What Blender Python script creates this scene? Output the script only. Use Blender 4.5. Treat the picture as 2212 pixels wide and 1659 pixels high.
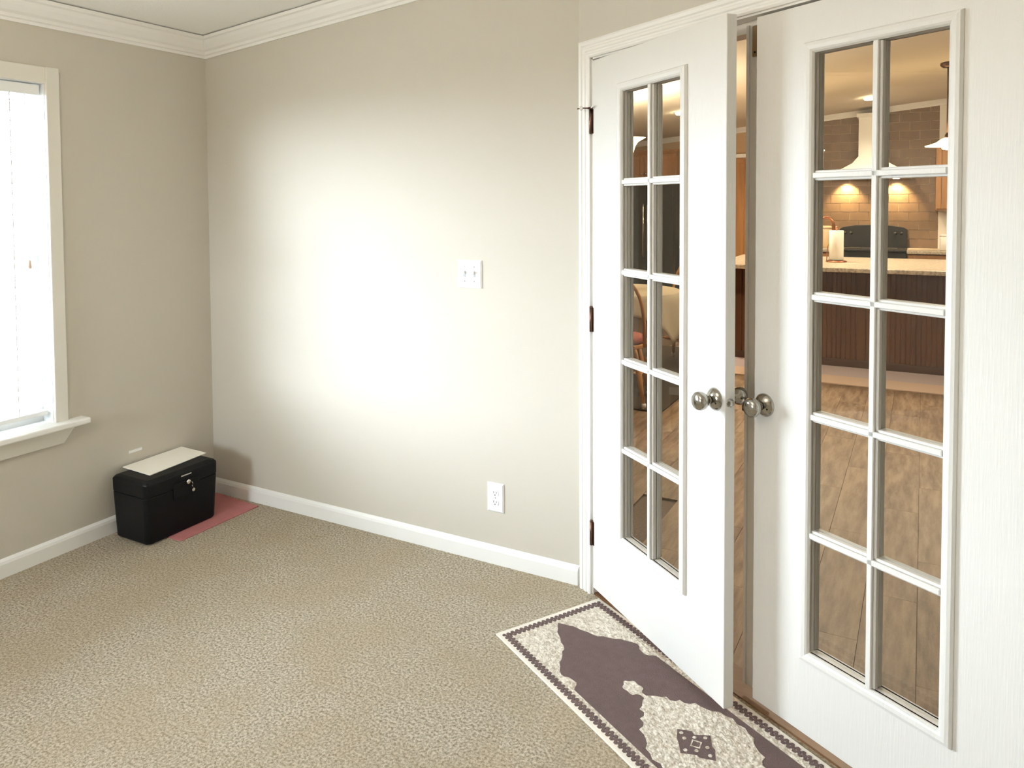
import bpy, math, random
from math import sin, cos, pi, radians, sqrt
from mathutils import Vector, Matrix
random.seed(7)
for o in list(bpy.data.objects): bpy.data.objects.remove(o)
S = bpy.context.scene
COL = S.collection

# ------------------------------------------------------------------ camera
AZ = radians(28.6); PITCH = radians(2.215); ROLL = radians(0.33)
cam = bpy.data.cameras.new('camera'); camo = bpy.data.objects.new('camera', cam); COL.objects.link(camo)
cam.sensor_width = 36; cam.sensor_fit = 'HORIZONTAL'
cam.lens = 1630.0 / 2212 * 36; cam.shift_y = (502 - 829.5) / 2212; cam.clip_start = 0.02
ex = Vector((cos(AZ), sin(AZ), 0)); ey = Vector((-sin(AZ), cos(AZ), 0)); ez = Vector((0, 0, 1))   # view frame in room axes
fwd = ey * cos(PITCH) - ez * sin(PITCH); down = -ey * sin(PITCH) - ez * cos(PITCH)
r2 = ex * cos(ROLL) + down * sin(ROLL); d2 = -ex * sin(ROLL) + down * cos(ROLL)
mw = Matrix((r2, -d2, -fwd)).transposed().to_4x4(); mw.translation = (0, 0, 1.5)
camo.matrix_world = mw
S.camera = camo

# ------------------------------------------------------------------ sky, daylight, exposure
SKY = 100.0
w = bpy.data.worlds.new('sky'); S.world = w; w.use_nodes = True
bg = w.node_tree.nodes['Background']; bg.inputs[0].default_value = (0.77, 0.875, 1.0, 1); bg.inputs[1].default_value = SKY
WY0, WY1, WZ0, WZ1 = 1.08, 1.863, 0.575, 2.015        # window opening in the left wall
XA, YB = -3.25, 2.68                                   # left wall and far wall planes
pl = bpy.data.lights.new('window_portal', 'AREA'); pl.shape = 'RECTANGLE'; pl.size = WZ1 - WZ0; pl.size_y = WY1 - WY0
plo = bpy.data.objects.new('window_portal', pl); COL.objects.link(plo)
plo.location = (XA - 0.125, (WY0 + WY1) / 2, (WZ0 + WZ1) / 2); plo.rotation_euler = (0, -pi / 2, 0)
pl.cycles.is_portal = True
FX0, FX1, FZ0, FZ1, YF = -3.0, -2.45, .90, 1.80, -1.6       # unseen fill window added in the wall behind the camera
pl2 = bpy.data.lights.new('window_portal', 'AREA'); pl2.shape = 'RECTANGLE'; pl2.size = FX1 - FX0; pl2.size_y = FZ1 - FZ0
plo2 = bpy.data.objects.new('window_portal', pl2); COL.objects.link(plo2)
plo2.location = ((FX0 + FX1) / 2, YF - .11, (FZ0 + FZ1) / 2); plo2.rotation_euler = (pi / 2, 0, 0)
pl2.cycles.is_portal = True
S.view_settings.view_transform = 'Standard'; S.view_settings.look = 'None'; S.view_settings.gamma = 1
S.view_settings.use_curve_mapping = False; S.view_settings.exposure = -0.20
S.cycles.max_bounces = 12; S.cycles.diffuse_bounces = 6; S.cycles.transparent_max_bounces = 16
S.cycles.sample_clamp_indirect = 8.0; S.cycles.caustics_reflective = False; S.cycles.caustics_refractive = False

# ------------------------------------------------------------------ helpers
class MB:
    def __init__(s): s.v = []; s.f = []; s.sm = []
    def add(s, vs, fs, smooth=False, M=None):
        b = len(s.v)
        for p in vs:
            p = Vector(p)
            if M is not None: p = M @ p
            s.v.append(tuple(p))
        for f in fs: s.f.append([b + i for i in f]); s.sm.append(smooth)
        return s
    def box(s, x0, x1, y0, y1, z0, z1, M=None):
        v = [(x, y, z) for z in (z0, z1) for y in (y0, y1) for x in (x0, x1)]
        return s.add(v, [(0, 2, 3, 1), (4, 5, 7, 6), (0, 1, 5, 4), (2, 6, 7, 3), (0, 4, 6, 2), (1, 3, 7, 5)], M=M)
    def hexa(s, b, t, M=None):       # 4 bottom pts CCW, 4 top pts CCW
        return s.add(list(b) + list(t), [(3, 2, 1, 0), (4, 5, 6, 7), (0, 1, 5, 4), (1, 2, 6, 5), (2, 3, 7, 6), (3, 0, 4, 7)], M=M)
    def prism(s, poly, z0, z1, M=None, smooth=False):
        n = len(poly); v = [(p[0], p[1], z0) for p in poly] + [(p[0], p[1], z1) for p in poly]
        s.add(v, [list(range(n))[::-1], list(range(n, 2 * n))], M=M)
        b = len(s.v) - 2 * n
        for i in range(n):
            j = (i + 1) % n; s.f.append([b + i, b + j, b + n + j, b + n + i]); s.sm.append(smooth)
        return s
    def loft(s, rings, closed=True, cap=True, smooth=False, M=None):
        n = len(rings[0]); vs = [p for r in rings for p in r]; fs = []
        for k in range(len(rings) - 1):
            for i in range(n if closed else n - 1):
                j = (i + 1) % n; fs.append((k * n + i, k * n + j, (k + 1) * n + j, (k + 1) * n + i))
        s.add(vs, fs, smooth, M)
        if cap and closed:
            b = len(s.v) - len(vs)
            s.f.append([b + i for i in range(n)][::-1]); s.sm.append(False)
            s.f.append([b + (len(rings) - 1) * n + i for i in range(n)]); s.sm.append(False)
        return s
    def lathe(s, prof, seg=24, M=None, smooth=True, cap=True):   # prof: (r, z)
        rings = [[(r * cos(2 * pi * i / seg), r * sin(2 * pi * i / seg), z) for i in range(seg)] for r, z in prof]
        return s.loft(rings, True, cap, smooth, M)
    def tube(s, pts, rad, seg=8, M=None, smooth=True):
        pts = [Vector(p) for p in pts]; n = len(pts)
        if not isinstance(rad, (list, tuple)): rad = [rad] * n
        rings = []; ref = None
        for i, p in enumerate(pts):
            t = (pts[min(i + 1, n - 1)] - pts[max(i - 1, 0)]).normalized()
            if ref is None:
                ref = Vector((0, 0, 1)) if abs(t.z) < .9 else Vector((1, 0, 0))
            a = (ref - t * ref.dot(t)).normalized(); b = t.cross(a); ref = a
            rings.append([p + (a * cos(2 * pi * k / seg) + b * sin(2 * pi * k / seg)) * rad[i] for k in range(seg)])
        return s.loft(rings, True, True, smooth, M)
    def build(s, name, mat, parent=None, bevel=0, seg=2, smooth=False):
        me = bpy.data.meshes.new(name); me.from_pydata(s.v, [], s.f); me.update()
        for p, sm in zip(me.polygons, s.sm): p.use_smooth = sm or smooth
        import bmesh
        bm = bmesh.new(); bm.from_mesh(me); bmesh.ops.recalc_face_normals(bm, faces=bm.faces); bm.to_mesh(me); bm.free()
        o = bpy.data.objects.new(name, me); COL.objects.link(o); me.materials.append(mat)
        if parent is not None: o.parent = parent
        if bevel:
            m = o.modifiers.new('bevel', 'BEVEL'); m.width = bevel; m.segments = seg; m.limit_method = 'ANGLE'; m.angle_limit = radians(40)
        return o
def box(name, mat, parent, x0, x1, y0, y1, z0, z1, bevel=0, seg=2):
    return MB().box(x0, x1, y0, y1, z0, z1).build(name, mat, parent, bevel, seg)
def T(x=0, y=0, z=0): return Matrix.Translation((x, y, z))
def RX(a): return Matrix.Rotation(a, 4, 'X')
def RY(a): return Matrix.Rotation(a, 4, 'Y')
def RZ(a): return Matrix.Rotation(a, 4, 'Z')
def empty(name, loc=(0, 0, 0), rz=0):
    o = bpy.data.objects.new(name, None); COL.objects.link(o); o.location = loc; o.rotation_euler = (0, 0, rz); o.empty_display_size = .05
    return o
def tag(o, label, cat, group=None):
    o['label'] = label; o['category'] = cat
    if group: o['group'] = group
    return o
def struct(o, label=None):
    o['kind'] = 'structure'
    if label: o['label'] = label
    return o
def copy_tree(o, parent=None):
    c = o.copy(); COL.objects.link(c); c.parent = parent
    for ch in list(o.children): copy_tree(ch, c)
    return c

# ------------------------------------------------------------------ materials
MATS = {}
class NT:
    def __init__(s, name):
        s.m = bpy.data.materials.new(name); s.m.use_nodes = True; s.t = s.m.node_tree
        s.b = s.t.nodes['Principled BSDF']; s.out = s.t.nodes['Material Output']; MATS[name] = s.m
    def n(s, ty, **kw):
        nd = s.t.nodes.new(ty)
        for k, v in kw.items():
            if k in nd.inputs.keys(): nd.inputs[k].default_value = v
            else: setattr(nd, k, v)
        return nd
    def l(s, a, b): s.t.links.new(a, b)
def c4(c): return (c[0], c[1], c[2], 1)
def srgb(r, g, b):
    f = lambda v: v / 12.92 if v <= .04045 else ((v + .055) / 1.055) ** 2.4
    return (f(r / 255), f(g / 255), f(b / 255))
def mat(name, col, rough=.5, metal=0, bump=0, bscale=100, vary=0, vscale=5, stretch=(1, 1, 1), rnd=0, spec=None, col2=None, detail=4, coat=0, bdist=.002):
    q = NT(name); b = q.b
    b.inputs['Roughness'].default_value = rough; b.inputs['Metallic'].default_value = metal
    if spec is not None: b.inputs['Specular IOR Level'].default_value = spec
    if coat: b.inputs['Coat Weight'].default_value = coat
    b.inputs['Base Color'].default_value = c4(col)
    if bump or vary or rnd:
        tc = q.n('ShaderNodeTexCoord'); mp = q.n('ShaderNodeMapping'); mp.inputs['Scale'].default_value = stretch
        src = tc.outputs['Object']
        if rnd:
            oi = q.n('ShaderNodeObjectInfo'); ad = q.n('ShaderNodeVectorMath', operation='MULTIPLY_ADD')
            q.l(oi.outputs['Random'], ad.inputs[0]); ad.inputs[1].default_value = (37, 53, 71); q.l(src, ad.inputs[2]); src = ad.outputs[0]
        q.l(src, mp.inputs['Vector'])
        if vary or rnd:
            col2 = col2 or tuple(x * .6 for x in col)
            no = q.n('ShaderNodeTexNoise', Scale=vscale, Detail=float(detail), Roughness=.6); q.l(mp.outputs[0], no.inputs['Vector'])
            mr = q.n('ShaderNodeMapRange'); mr.inputs[1].default_value = .35; mr.inputs[2].default_value = .65; mr.inputs[4].default_value = vary
            q.l(no.outputs['Fac'], mr.inputs[0])
            fac = mr.outputs[0]
            if rnd:
                ma = q.n('ShaderNodeMath', operation='MULTIPLY_ADD'); ma.inputs[1].default_value = rnd; q.l(oi.outputs['Random'], ma.inputs[0]); q.l(fac, ma.inputs[2]); ma.use_clamp = True; fac = ma.outputs[0]
            mx = q.n('ShaderNodeMix', data_type='RGBA'); mx.inputs[6].default_value = c4(col); mx.inputs[7].default_value = c4(col2)
            q.l(fac, mx.inputs[0]); q.l(mx.outputs[2], b.inputs['Base Color'])
        if bump:
            nb = q.n('ShaderNodeTexNoise', Scale=bscale, Detail=3.0); q.l(mp.outputs[0], nb.inputs['Vector'])
            bp = q.n('ShaderNodeBump', Strength=bump, Distance=bdist); q.l(nb.outputs['Fac'], bp.inputs['Height']); q.l(bp.outputs[0], b.inputs['Normal'])
    return q.m
def emit(name, col, strength, base=(.9, .9, .9)):
    q = NT(name); q.b.inputs['Base Color'].default_value = c4(base)
    q.b.inputs['Emission Color'].default_value = c4(col); q.b.inputs['Emission Strength'].default_value = strength
    return q.m
def thin_glass(name, tint=(.97, .98, .97)):
    q = NT(name); tr = q.n('ShaderNodeBsdfTransparent'); tr.inputs[0].default_value = c4(tint)
    gl = q.n('ShaderNodeBsdfGlossy'); gl.inputs['Roughness'].default_value = .01
    fr = q.n('ShaderNodeFresnel'); ge = q.n('ShaderNodeNewGeometry'); io = q.n('ShaderNodeMapRange'); io.inputs[3].default_value = 1.45; io.inputs[4].default_value = 1 / 1.45
    q.l(ge.outputs['Backfacing'], io.inputs[0]); q.l(io.outputs[0], fr.inputs[0])
    mx = q.n('ShaderNodeMixShader'); q.l(fr.outputs[0], mx.inputs[0]); q.l(tr.outputs[0], mx.inputs[1]); q.l(gl.outputs[0], mx.inputs[2]); q.l(mx.outputs[0], q.out.inputs[0])
    return q.m
def slat_mat(name):
    q = NT(name); q.b.inputs['Base Color'].default_value = (.92, .92, .91, 1); q.b.inputs['Roughness'].default_value = .4
    t = q.n('ShaderNodeBsdfTranslucent'); t.inputs[0].default_value = (.85, .86, .84, 1)
    mx = q.n('ShaderNodeMixShader'); mx.inputs[0].default_value = .5
    q.l(q.b.outputs[0], mx.inputs[1]); q.l(t.outputs[0], mx.inputs[2]); q.l(mx.outputs[0], q.out.inputs[0])
    return q.m
WALLC = (.565, .525, .452)
M_wall = mat('wall_paint', WALLC, .75, bump=.12, bscale=260)
M_ceil = mat('ceiling_paint', (.93, .92, .89), .85, bump=.4, bscale=90)
M_trim = mat('white_trim_paint', (.86, .85, .82), .4)
M_door = mat('door_paint', (.73, .715, .68), .42, bump=.35, bscale=22, stretch=(9, 9, .55), detail=3)
M_wtrim = mat('window_trim_paint', (.74, .71, .64), .5)
def carpet():
    q = NT('carpet_pile'); b = q.b; b.inputs['Roughness'].default_value = .97; b.inputs['Specular IOR Level'].default_value = .1
    tc = q.n('ShaderNodeTexCoord'); P = tc.outputs['Object']
    n1 = q.n('ShaderNodeTexNoise', Scale=120.0, Detail=5.0, Roughness=.65); q.l(P, n1.inputs['Vector'])
    n2 = q.n('ShaderNodeTexNoise', Scale=3.2, Detail=4.0, Roughness=.6); q.l(P, n2.inputs['Vector'])
    r1 = q.n('ShaderNodeMapRange'); r1.inputs[1].default_value = .36; r1.inputs[2].default_value = .60; q.l(n1.outputs['Fac'], r1.inputs[0])
    r2 = q.n('ShaderNodeMapRange'); r2.inputs[1].default_value = .40; r2.inputs[2].default_value = .62; r2.inputs[4].default_value = .38; q.l(n2.outputs['Fac'], r2.inputs[0])
    m1 = q.n('ShaderNodeMix', data_type='RGBA'); m1.inputs[6].default_value = c4(srgb(160, 142, 112)); m1.inputs[7].default_value = c4(srgb(240, 228, 207)); q.l(r1.outputs[0], m1.inputs[0])
    m2 = q.n('ShaderNodeMix', data_type='RGBA'); m2.inputs[7].default_value = c4(srgb(196, 176, 140)); q.l(r2.outputs[0], m2.inputs[0]); q.l(m1.outputs[2], m2.inputs[6])
    q.l(m2.outputs[2], b.inputs['Base Color'])
    n3 = q.n('ShaderNodeTexNoise', Scale=150.0, Detail=4.0, Roughness=.7); q.l(P, n3.inputs['Vector'])
    bp = q.n('ShaderNodeBump', Strength=1.0, Distance=.016); q.l(n3.outputs['Fac'], bp.inputs['Height']); q.l(bp.outputs[0], b.inputs['Normal'])
    return q.m
M_carpet = carpet()
M_plank = mat('vinyl_plank', srgb(100, 76, 56), .42, vary=.95, vscale=2.4, stretch=(11, 1.7, 1), rnd=.15, col2=srgb(158, 136, 112), detail=7, bump=.05, bscale=30)
M_sub = mat('floor_joint', srgb(88, 66, 48), .6)
M_glass = thin_glass('pane_glass')
M_slat = slat_mat('blind_vinyl')
M_vinyl = mat('window_vinyl', (.85, .86, .86), .35)
M_nickel = mat('satin_nickel', (.42, .40, .36), .16, 1)
M_bronze = mat('hinge_metal', srgb(105, 78, 66), .35, 1)
M_dark = mat('dark_slot', (.012, .011, .01), .6)
M_plate = mat('plate_plastic', (.86, .87, .87), .3)
M_gray = mat('plastic_gray', (.45, .45, .45), .4)
M_black = mat('safe_plastic', (.004, .004, .0045), .5, bump=.1, bscale=300, spec=.18)
M_paper = mat('cream_paper', srgb(254, 250, 240), .6)
M_pink = mat('pink_folder', srgb(178, 112, 110), .8, vary=.3, vscale=20, col2=srgb(154, 90, 90))
M_rugc = mat('rug_cream', srgb(236, 228, 214), .95, bump=1.0, bscale=70, vary=.9, vscale=85, col2=srgb(182, 168, 150), bdist=.012, detail=2)
M_ruge = mat('rug_binding', srgb(232, 224, 212), .9, bump=.4, bscale=200)
M_rugb = mat('rug_brown', srgb(106, 88, 86), .95, bump=.8, bscale=300, vary=.4, vscale=40, col2=srgb(90, 73, 71), bdist=.003)
M_wood = mat('honey_oak', srgb(180, 132, 84), .45, vary=.6, vscale=3, stretch=(6, 6, .6), col2=srgb(148, 102, 62), detail=5)
M_wood2 = mat('light_oak', srgb(196, 142, 80), .45, vary=.5, vscale=4, stretch=(5, 5, 1), col2=srgb(158, 104, 52))
M_bead = mat('island_paneling', srgb(108, 74, 52), .45, vary=.5, vscale=3, stretch=(5, 5, .5), col2=srgb(82, 54, 38))
M_lam = mat('speckled_laminate', srgb(214, 200, 176), .3, vary=.8, vscale=55, col2=srgb(128, 116, 102), detail=8)
M_tile = mat('slate_tile', srgb(134, 110, 86), .45, vary=.3, vscale=14, rnd=.25, col2=srgb(98, 80, 64), bump=.25, bscale=60)
M_grout = mat('grout', srgb(216, 196, 166), .85)
M_blackgl = mat('black_appliance', (.016, .016, .016), .32)
M_steel = mat('chrome', (.7, .68, .64), .15, 1)
M_white = mat('white_enamel', (.82, .80, .75), .4)
M_cloth = mat('table_linen', srgb(176, 164, 140), .9, bump=.3, bscale=200)
M_cush = mat('rose_cushion', srgb(150, 84, 74), .9)
M_mat = mat('charcoal_rug', srgb(58, 48, 40), .95, vary=.5, vscale=60, col2=srgb(84, 72, 58))
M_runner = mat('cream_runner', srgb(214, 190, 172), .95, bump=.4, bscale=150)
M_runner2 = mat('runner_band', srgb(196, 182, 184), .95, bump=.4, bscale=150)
M_shade = emit('frosted_shade', (1, .72, .36), 9)
M_bulb = emit('lamp_bulb', (1, .74, .40), 40)
M_can = emit('can_lamp', (1, .78, .48), 60)
M_kwall = mat('kitchen_paint', srgb(206, 180, 146), .8)
M_kceil = mat('kitchen_ceiling_paint', srgb(228, 218, 202), .85, bump=.3, bscale=90)
M_lawn = mat('concrete_ground', (.74, .73, .70), .95, vary=.2, vscale=2)
M_towel = mat('paper_towel', (.9, .88, .83), .9, bump=.4, bscale=120)
M_copper = mat('copper_metal', srgb(176, 116, 84), .3, 1)

# ------------------------------------------------------------------ setting
SL = .0912
def zc(x): return 2.345 + SL * (x - XA)            # room ceiling, rising to the right
def zk(x): return zc(x) + .06                       # kitchen ceiling
CA = radians(30); P0 = Vector((-1.165, YB, 0))
U = Vector((cos(CA), -sin(CA), 0)); N = Vector((-sin(CA), -cos(CA), 0))     # along the door wall, and into the room
CS = 2.62                                           # length of the door wall
PE = P0 + U * CS
XR = PE.x
def wall_seg(mb, a, b, off, za, zb0, zb1):          # prism from floor line a-b, thickened by off; bottom za, tops zb0/zb1
    a = Vector(a); b = Vector(b); off = Vector(off)
    pts = [a, b, b + off, a + off]; tops = [zb0, zb1, zb1, zb0]
    mb.hexa([(p.x, p.y, za) for p in pts], [(p.x, p.y, t) for p, t in zip(pts, tops)])
def z2(p): return zk(p[0]) + .02
# floor: carpet in this room
fl = MB().prism([(XA - .12, YF - .1), (XR + .1, YF - .1), (XR + .1, PE.y), (P0.x, P0.y), (XA - .12, YB)], -.06, 0)
struct(fl.build('floor', M_carpet), 'beige short-pile carpet covering the room')
kf = MB().box(-4.7, 3.7, PE.y + .05, 10.7, -.08, -.012)
kfloor = struct(kf.build('floor_kitchen', M_sub), 'brown wood-look vinyl floor seen through the doors')
struct(MB().prism([(XA - .05, YF - .1), (XR + .05, YF - .1), (XR + .05, PE.y + .02), (P0.x, P0.y + .05), (XA - .05, YB + .05)], 0, .04).build('ceiling', M_ceil), 'off-white sloped ceiling')
ce = bpy.data.objects['ceiling']
for v in ce.data.vertices: v.co.z += zc(v.co.x)
mk = MB().box(-4.7, 3.7, 1.2, 10.7, 0, .05); kc = struct(mk.build('ceiling_kitchen', M_kceil), 'sloped kitchen ceiling beyond the doors')
for v in kc.data.vertices: v.co.z += zk(v.co.x) + .0
struct(MB().box(-60, 40, -60, 60, -.9, -.6).build('ground', M_lawn), 'pale ground outside the window')
# left wall with window opening
m = MB(); th = -.12
zt = zc(XA) + .04
for (y0, y1, z0, z1) in ((YF - .1, WY0, 0, zt), (WY1, YB, 0, zt), (WY0, WY1, 0, WZ0 - .03), (WY0, WY1, WZ1, zt)):
    m.box(XA + th, XA, y0, y1, z0, z1)
struct(m.build('wall_left', M_wall), 'warm grey wall with the window')
m = MB(); wall_seg(m, (XA - .12, YB, 0), (P0.x, YB, 0), (0, .1, 0), 0, zk(XA - .12), zk(P0.x)); struct(m.build('wall_back', M_wall), 'warm grey far wall with switch and outlet')
# door wall
Cm = T(*P0) @ RZ(-CA)                                # local x along the wall, -y into this room, +y into kitchen
OP0, OP1, OPZ = .085, 1.62, 2.035
def ztC(s): return zk((P0 + U * s).x)
def cseg(mb, s0, s1, zb, zt0=None, zt1=None):
    mb.hexa([(s0, 0, zb), (s1, 0, zb), (s1, .1, zb), (s0, .1, zb)], [(s0, 0, zt0), (s1, 0, zt1), (s1, .1, zt1), (s0, .1, zt0)], M=Cm)
m = MB(); cseg(m, 0, OP0 - .02, 0, ztC(0), ztC(OP0 - .02)); cseg(m, OP0 - .02, OP1 + .02, OPZ + .02, ztC(OP0 - .02), ztC(OP1 + .02)); cseg(m, OP1 + .02, CS, 0, ztC(OP1 + .02), ztC(CS))
struct(m.build('wall_right', M_wall), 'angled wall with the double doors')
m = MB(); wall_seg(m, (XR, PE.y, 0), (XR, YF, 0), (.1, 0, 0), 0, zk(XR), zk(XR)); struct(m.build('wall_side', M_wall))
m = MB(); wall_seg(m, (XA - .12, YF, 0), (FX0, YF, 0), (0, -.1, 0), 0, zk(XA), zk(FX0)); wall_seg(m, (FX1, YF, 0), (XR + .1, YF, 0), (0, -.1, 0), 0, zk(FX1), zk(XR))
wall_seg(m, (FX0, YF, 0), (FX1, YF, 0), (0, -.1, 0), 0, FZ0, FZ0); wall_seg(m, (FX0, YF, 0), (FX1, YF, 0), (0, -.1, 0), FZ1, zk(FX0), zk(FX1)); struct(m.build('wall_front', M_wall))
w2 = struct(empty('fill_window', ((FX0 + FX1) / 2, YF, FZ0)), 'plain unseen window added behind the viewpoint for fill light'); hw = (FX1 - FX0) / 2; hh = FZ1 - FZ0  # window added out of view for soft fill on the walls
MB().box(-hw - .06, -hw, -.0, .016, -.06, hh + .06).box(hw, hw + .06, 0, .016, -.06, hh + .06).box(-hw, hw, 0, .016, hh, hh + .06).box(-hw, hw, 0, .05, -.03, 0).build('casing', M_trim, w2, .004)
for a, b in ((-hw, -.0), (0.0, hw)):
    so = MB().box(a, a + .045, -.08, -.05, 0, hh).box(b - .045, b, -.08, -.05, 0, hh).box(a + .045, b - .045, -.08, -.05, 0, .045).box(a + .045, b - .045, -.08, -.05, hh - .045, hh).build('sash', M_vinyl, w2)
    MB().box(a + .04, b - .04, -.067, -.063, .04, hh - .04).build('pane', M_glass, so)
# kitchen shell
m = MB(); wall_seg(m, (-4.6, 2.73, 0), (-4.6, 10.5, 0), (-.1, 0, 0), -.02, zk(-4.6), zk(-4.6)); struct(m.build('wall_kitchen_left', M_kwall))
m = MB(); wall_seg(m, (3.6, 1.2, 0), (3.6, 10.5, 0), (.1, 0, 0), -.02, zk(3.6), zk(3.6)); struct(m.build('wall_kitchen_right', M_kwall))
m = MB(); wall_seg(m, (XR, PE.y, 0), (3.7, PE.y, 0), (0, .1, 0), -.02, zk(XR), zk(3.7)); wall_seg(m, (-4.7, YB + .05, 0), (XA - .12, YB + .05, 0), (0, .1, 0), -.02, zk(-4.7), zk(XA)); struct(m.build('wall_kitchen_near', M_kwall))
YK = 10.5
m = MB(); wall_seg(m, (-4.7, YK, 0), (3.7, YK, 0), (0, .1, 0), -.02, zk(-4.7), zk(3.7)); wk = struct(m.build('wall_kitchen_back', M_kwall), 'kitchen wall with brown tiled backsplash')

# kitchen floor planks
pw, plen = .178, .92
pm = MB().box(0, pw - .0015, 0, plen - .0015, -.010, -.002)
proto = None; cnt = 0
for i in range(-15, 5):
    y = 2.6 + (i * .37) % plen - 2 * plen
    while y < 7.2:
        x = i * pw
        c = Vector((x + pw / 2, y + plen, 0)); sd = (c - P0).dot(-N)
        near = Vector((x + pw / 2, y, 0)); nd = min((Vector((xx, yy, 0)) - P0).dot(-N) for xx in (x, x + pw) for yy in (y, y + plen))
        vis = -.42 < (x + pw / 2) / max(y + plen / 2, .1) < .10
        if nd > -.75 and sd > .1 and (vis or y < 3.2):
            if not (y < 2.79 and x < -1.10):
                if proto is None:
                    proto = pm.build('plank', M_plank, kfloor); o = proto
                else:
                    o = proto.copy(); COL.objects.link(o)
                o.location = (x, y, 0); cnt += 1
        y += plen
m = MB().box(OP0, OP1, .004, .118, -.012, .004, M=Cm)
struct(m.build('trim_1', mat('threshold_wood', srgb(120, 84, 54), .4, vary=.5, vscale=8, stretch=(1, 8, 1))), 'brown wood threshold under the doors')

# crown, baseboards
crown = [(0, 0), (.008, 0), (.010, .012), (.018, .016), (.022, .028), (.034, .036), (.052, .058), (.060, .074), (.070, .078), (.072, .092), (0, .092)]   # (out, up from bottom)
zb = 2.247
r1 = [(XA + d, YF, zb + h + SL * d * (h / .092)) for d, h in crown]; r2_ = [(XA + d, YB - d, zb + h + SL * d * (h / .092)) for d, h in crown]
struct(MB().loft([r1, r2_]).build('trim_2', M_trim), 'white crown moulding over the window wall')
r1 = [(XA + d, YB - d, zb + h + SL * d) for d, h in crown]; r2_ = [(P0.x, YB - d, zb + h + SL * (P0.x - XA)) for d, h in crown]
struct(MB().loft([r1, r2_]).build('trim_3', M_trim), 'white crown moulding sloping up along the far wall')
r1 = [tuple(Cm @ Vector((-d * .27, -d, zb + h + SL * (P0.x - XA)))) for d, h in crown]; r2_ = [tuple(Cm @ Vector((CS, -d, zb + h + SL * (PE.x - XA)))) for d, h in crown]
struct(MB().loft([r1, r2_]).build('trim_4', M_trim), 'white crown moulding above the doors')
base = [(0, 0), (.013, 0), (.013, .055), (.010, .066), (.004, .074), (0, .076)]
struct(MB().loft([[(XA + d, YF, h) for d, h in base], [(XA + d, YB - d, h) for d, h in base]]).build('baseboard_left', M_trim))
struct(MB().loft([[(XA + d, YB - d, h) for d, h in base], [(P0.x - .002 - .25 * d, YB - d, h) for d, h in base]]).build('baseboard_back', M_trim))
struct(MB().loft([[tuple(Cm @ Vector((OP1 + .1, -d, h))) for d, h in base], [tuple(Cm @ Vector((CS - d, -d, h))) for d, h in base]]).build('baseboard_right', M_trim))
struct(MB().loft([[(XR - d, PE.y, h) for d, h in base], [(XR - d, YF + d, h) for d, h in base]]).build('baseboard_side', M_trim))
struct(MB().loft([[(XA + d, YF + d, h) for d, h in base], [(XR - d, YF + d, h) for d, h in base]]).build('baseboard_front', M_trim))
# door casing (fluted), mitred
cw = .066
fl_ = [(0, 0), (0, .010), (.006, .014), (.012, .014), (.016, .010), (.022, .010), (.026, .014), (.034, .014), (.038, .010), (.044, .010), (.048, .015), (.058, .017), (cw, .012), (cw, 0)]   # (outward from opening, proud)
i0, i1, iz = OP0 - .006, OP1 + .006, OPZ + .006
rings = [[(i0 - a, -h, 0) for a, h in fl_], [(i0 - a, -h, iz + a) for a, h in fl_], [(i1 + a, -h, iz + a) for a, h in fl_], [(i1 + a, -h, 0) for a, h in fl_]]
struct(MB().loft(rings, M=Cm).build('trim_5', M_trim), 'white fluted casing around the double doors')
m = MB().box(OP0 - .02, OP0, 0, .1, 0, OPZ, M=Cm).box(OP1, OP1 + .02, 0, .1, 0, OPZ, M=Cm).box(OP0, OP1, 0, .1, OPZ, OPZ + .02, M=Cm)
m.box(OP0, OP0 + .012, .042, .1, 0, OPZ, M=Cm).box(OP1 - .012, OP1, .042, .1, 0, OPZ, M=Cm).box(OP0 + .012, OP1 - .012, .042, .1, OPZ - .035, OPZ, M=Cm)
struct(m.build('trim_6', M_trim), 'white door jamb with stops')

# ------------------------------------------------------------------ window
win = struct(empty('window_1', (XA, (WY0 + WY1) / 2, WZ0)), 'white framed window with blinds, at the left edge')
def wl(mb): return mb
def W(mb, x0, x1, y0, y1, z0, z1): return mb.box(x0, x1, y0 - (WY0 + WY1) / 2, y1 - (WY0 + WY1) / 2, z0 - WZ0, z1 - WZ0)
W(MB(), 0, .016, WY1 - .002, WY1 + .055, WZ0 - .02, WZ1 + .067).build('casing', M_wtrim, win, .004)
W(MB(), 0, .016, WY0 - .055, WY0 + .002, WZ0 - .02, WZ1 + .067).build('casing', M_wtrim, win, .004)
W(MB(), 0, .015, WY0, WY1, WZ1 - .002, WZ1 + .066).build('casing', M_wtrim, win, .004)
W(MB(), -.10, .062, WY0 - .12, WY1 + .125, WZ0 - .026, WZ0 + .0).build('window_stool', M_trim, win, .006)
ap = MB(); yc = (WY0 + WY1) / 2
ap.hexa([(.001, WY0 - .03 - yc, -.095), (.001, WY1 + .03 - yc, -.095), (.018, WY1 + .03 - yc, -.095), (.018, WY0 - .03 - yc, -.095)][::-1],
        [(.001, WY0 - .075 - yc, -.026), (.001, WY1 + .075 - yc, -.026), (.034, WY1 + .075 - yc, -.026), (.034, WY0 - .075 - yc, -.026)][::-1])
ap.build('apron', M_wtrim, win, .002)
jm = MB(); W(jm, -.118, .001, WY1 - .004, WY1 + .0, WZ0, WZ1); W(jm, -.118, .001, WY0, WY0 + .004, WZ0, WZ1); W(jm, -.118, .001, WY0 + .004, WY1 - .004, WZ1 - .004, WZ1)
jm.build('jamb_liner', M_vinyl, win)
zm = (WZ0 + WZ1) / 2
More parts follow.
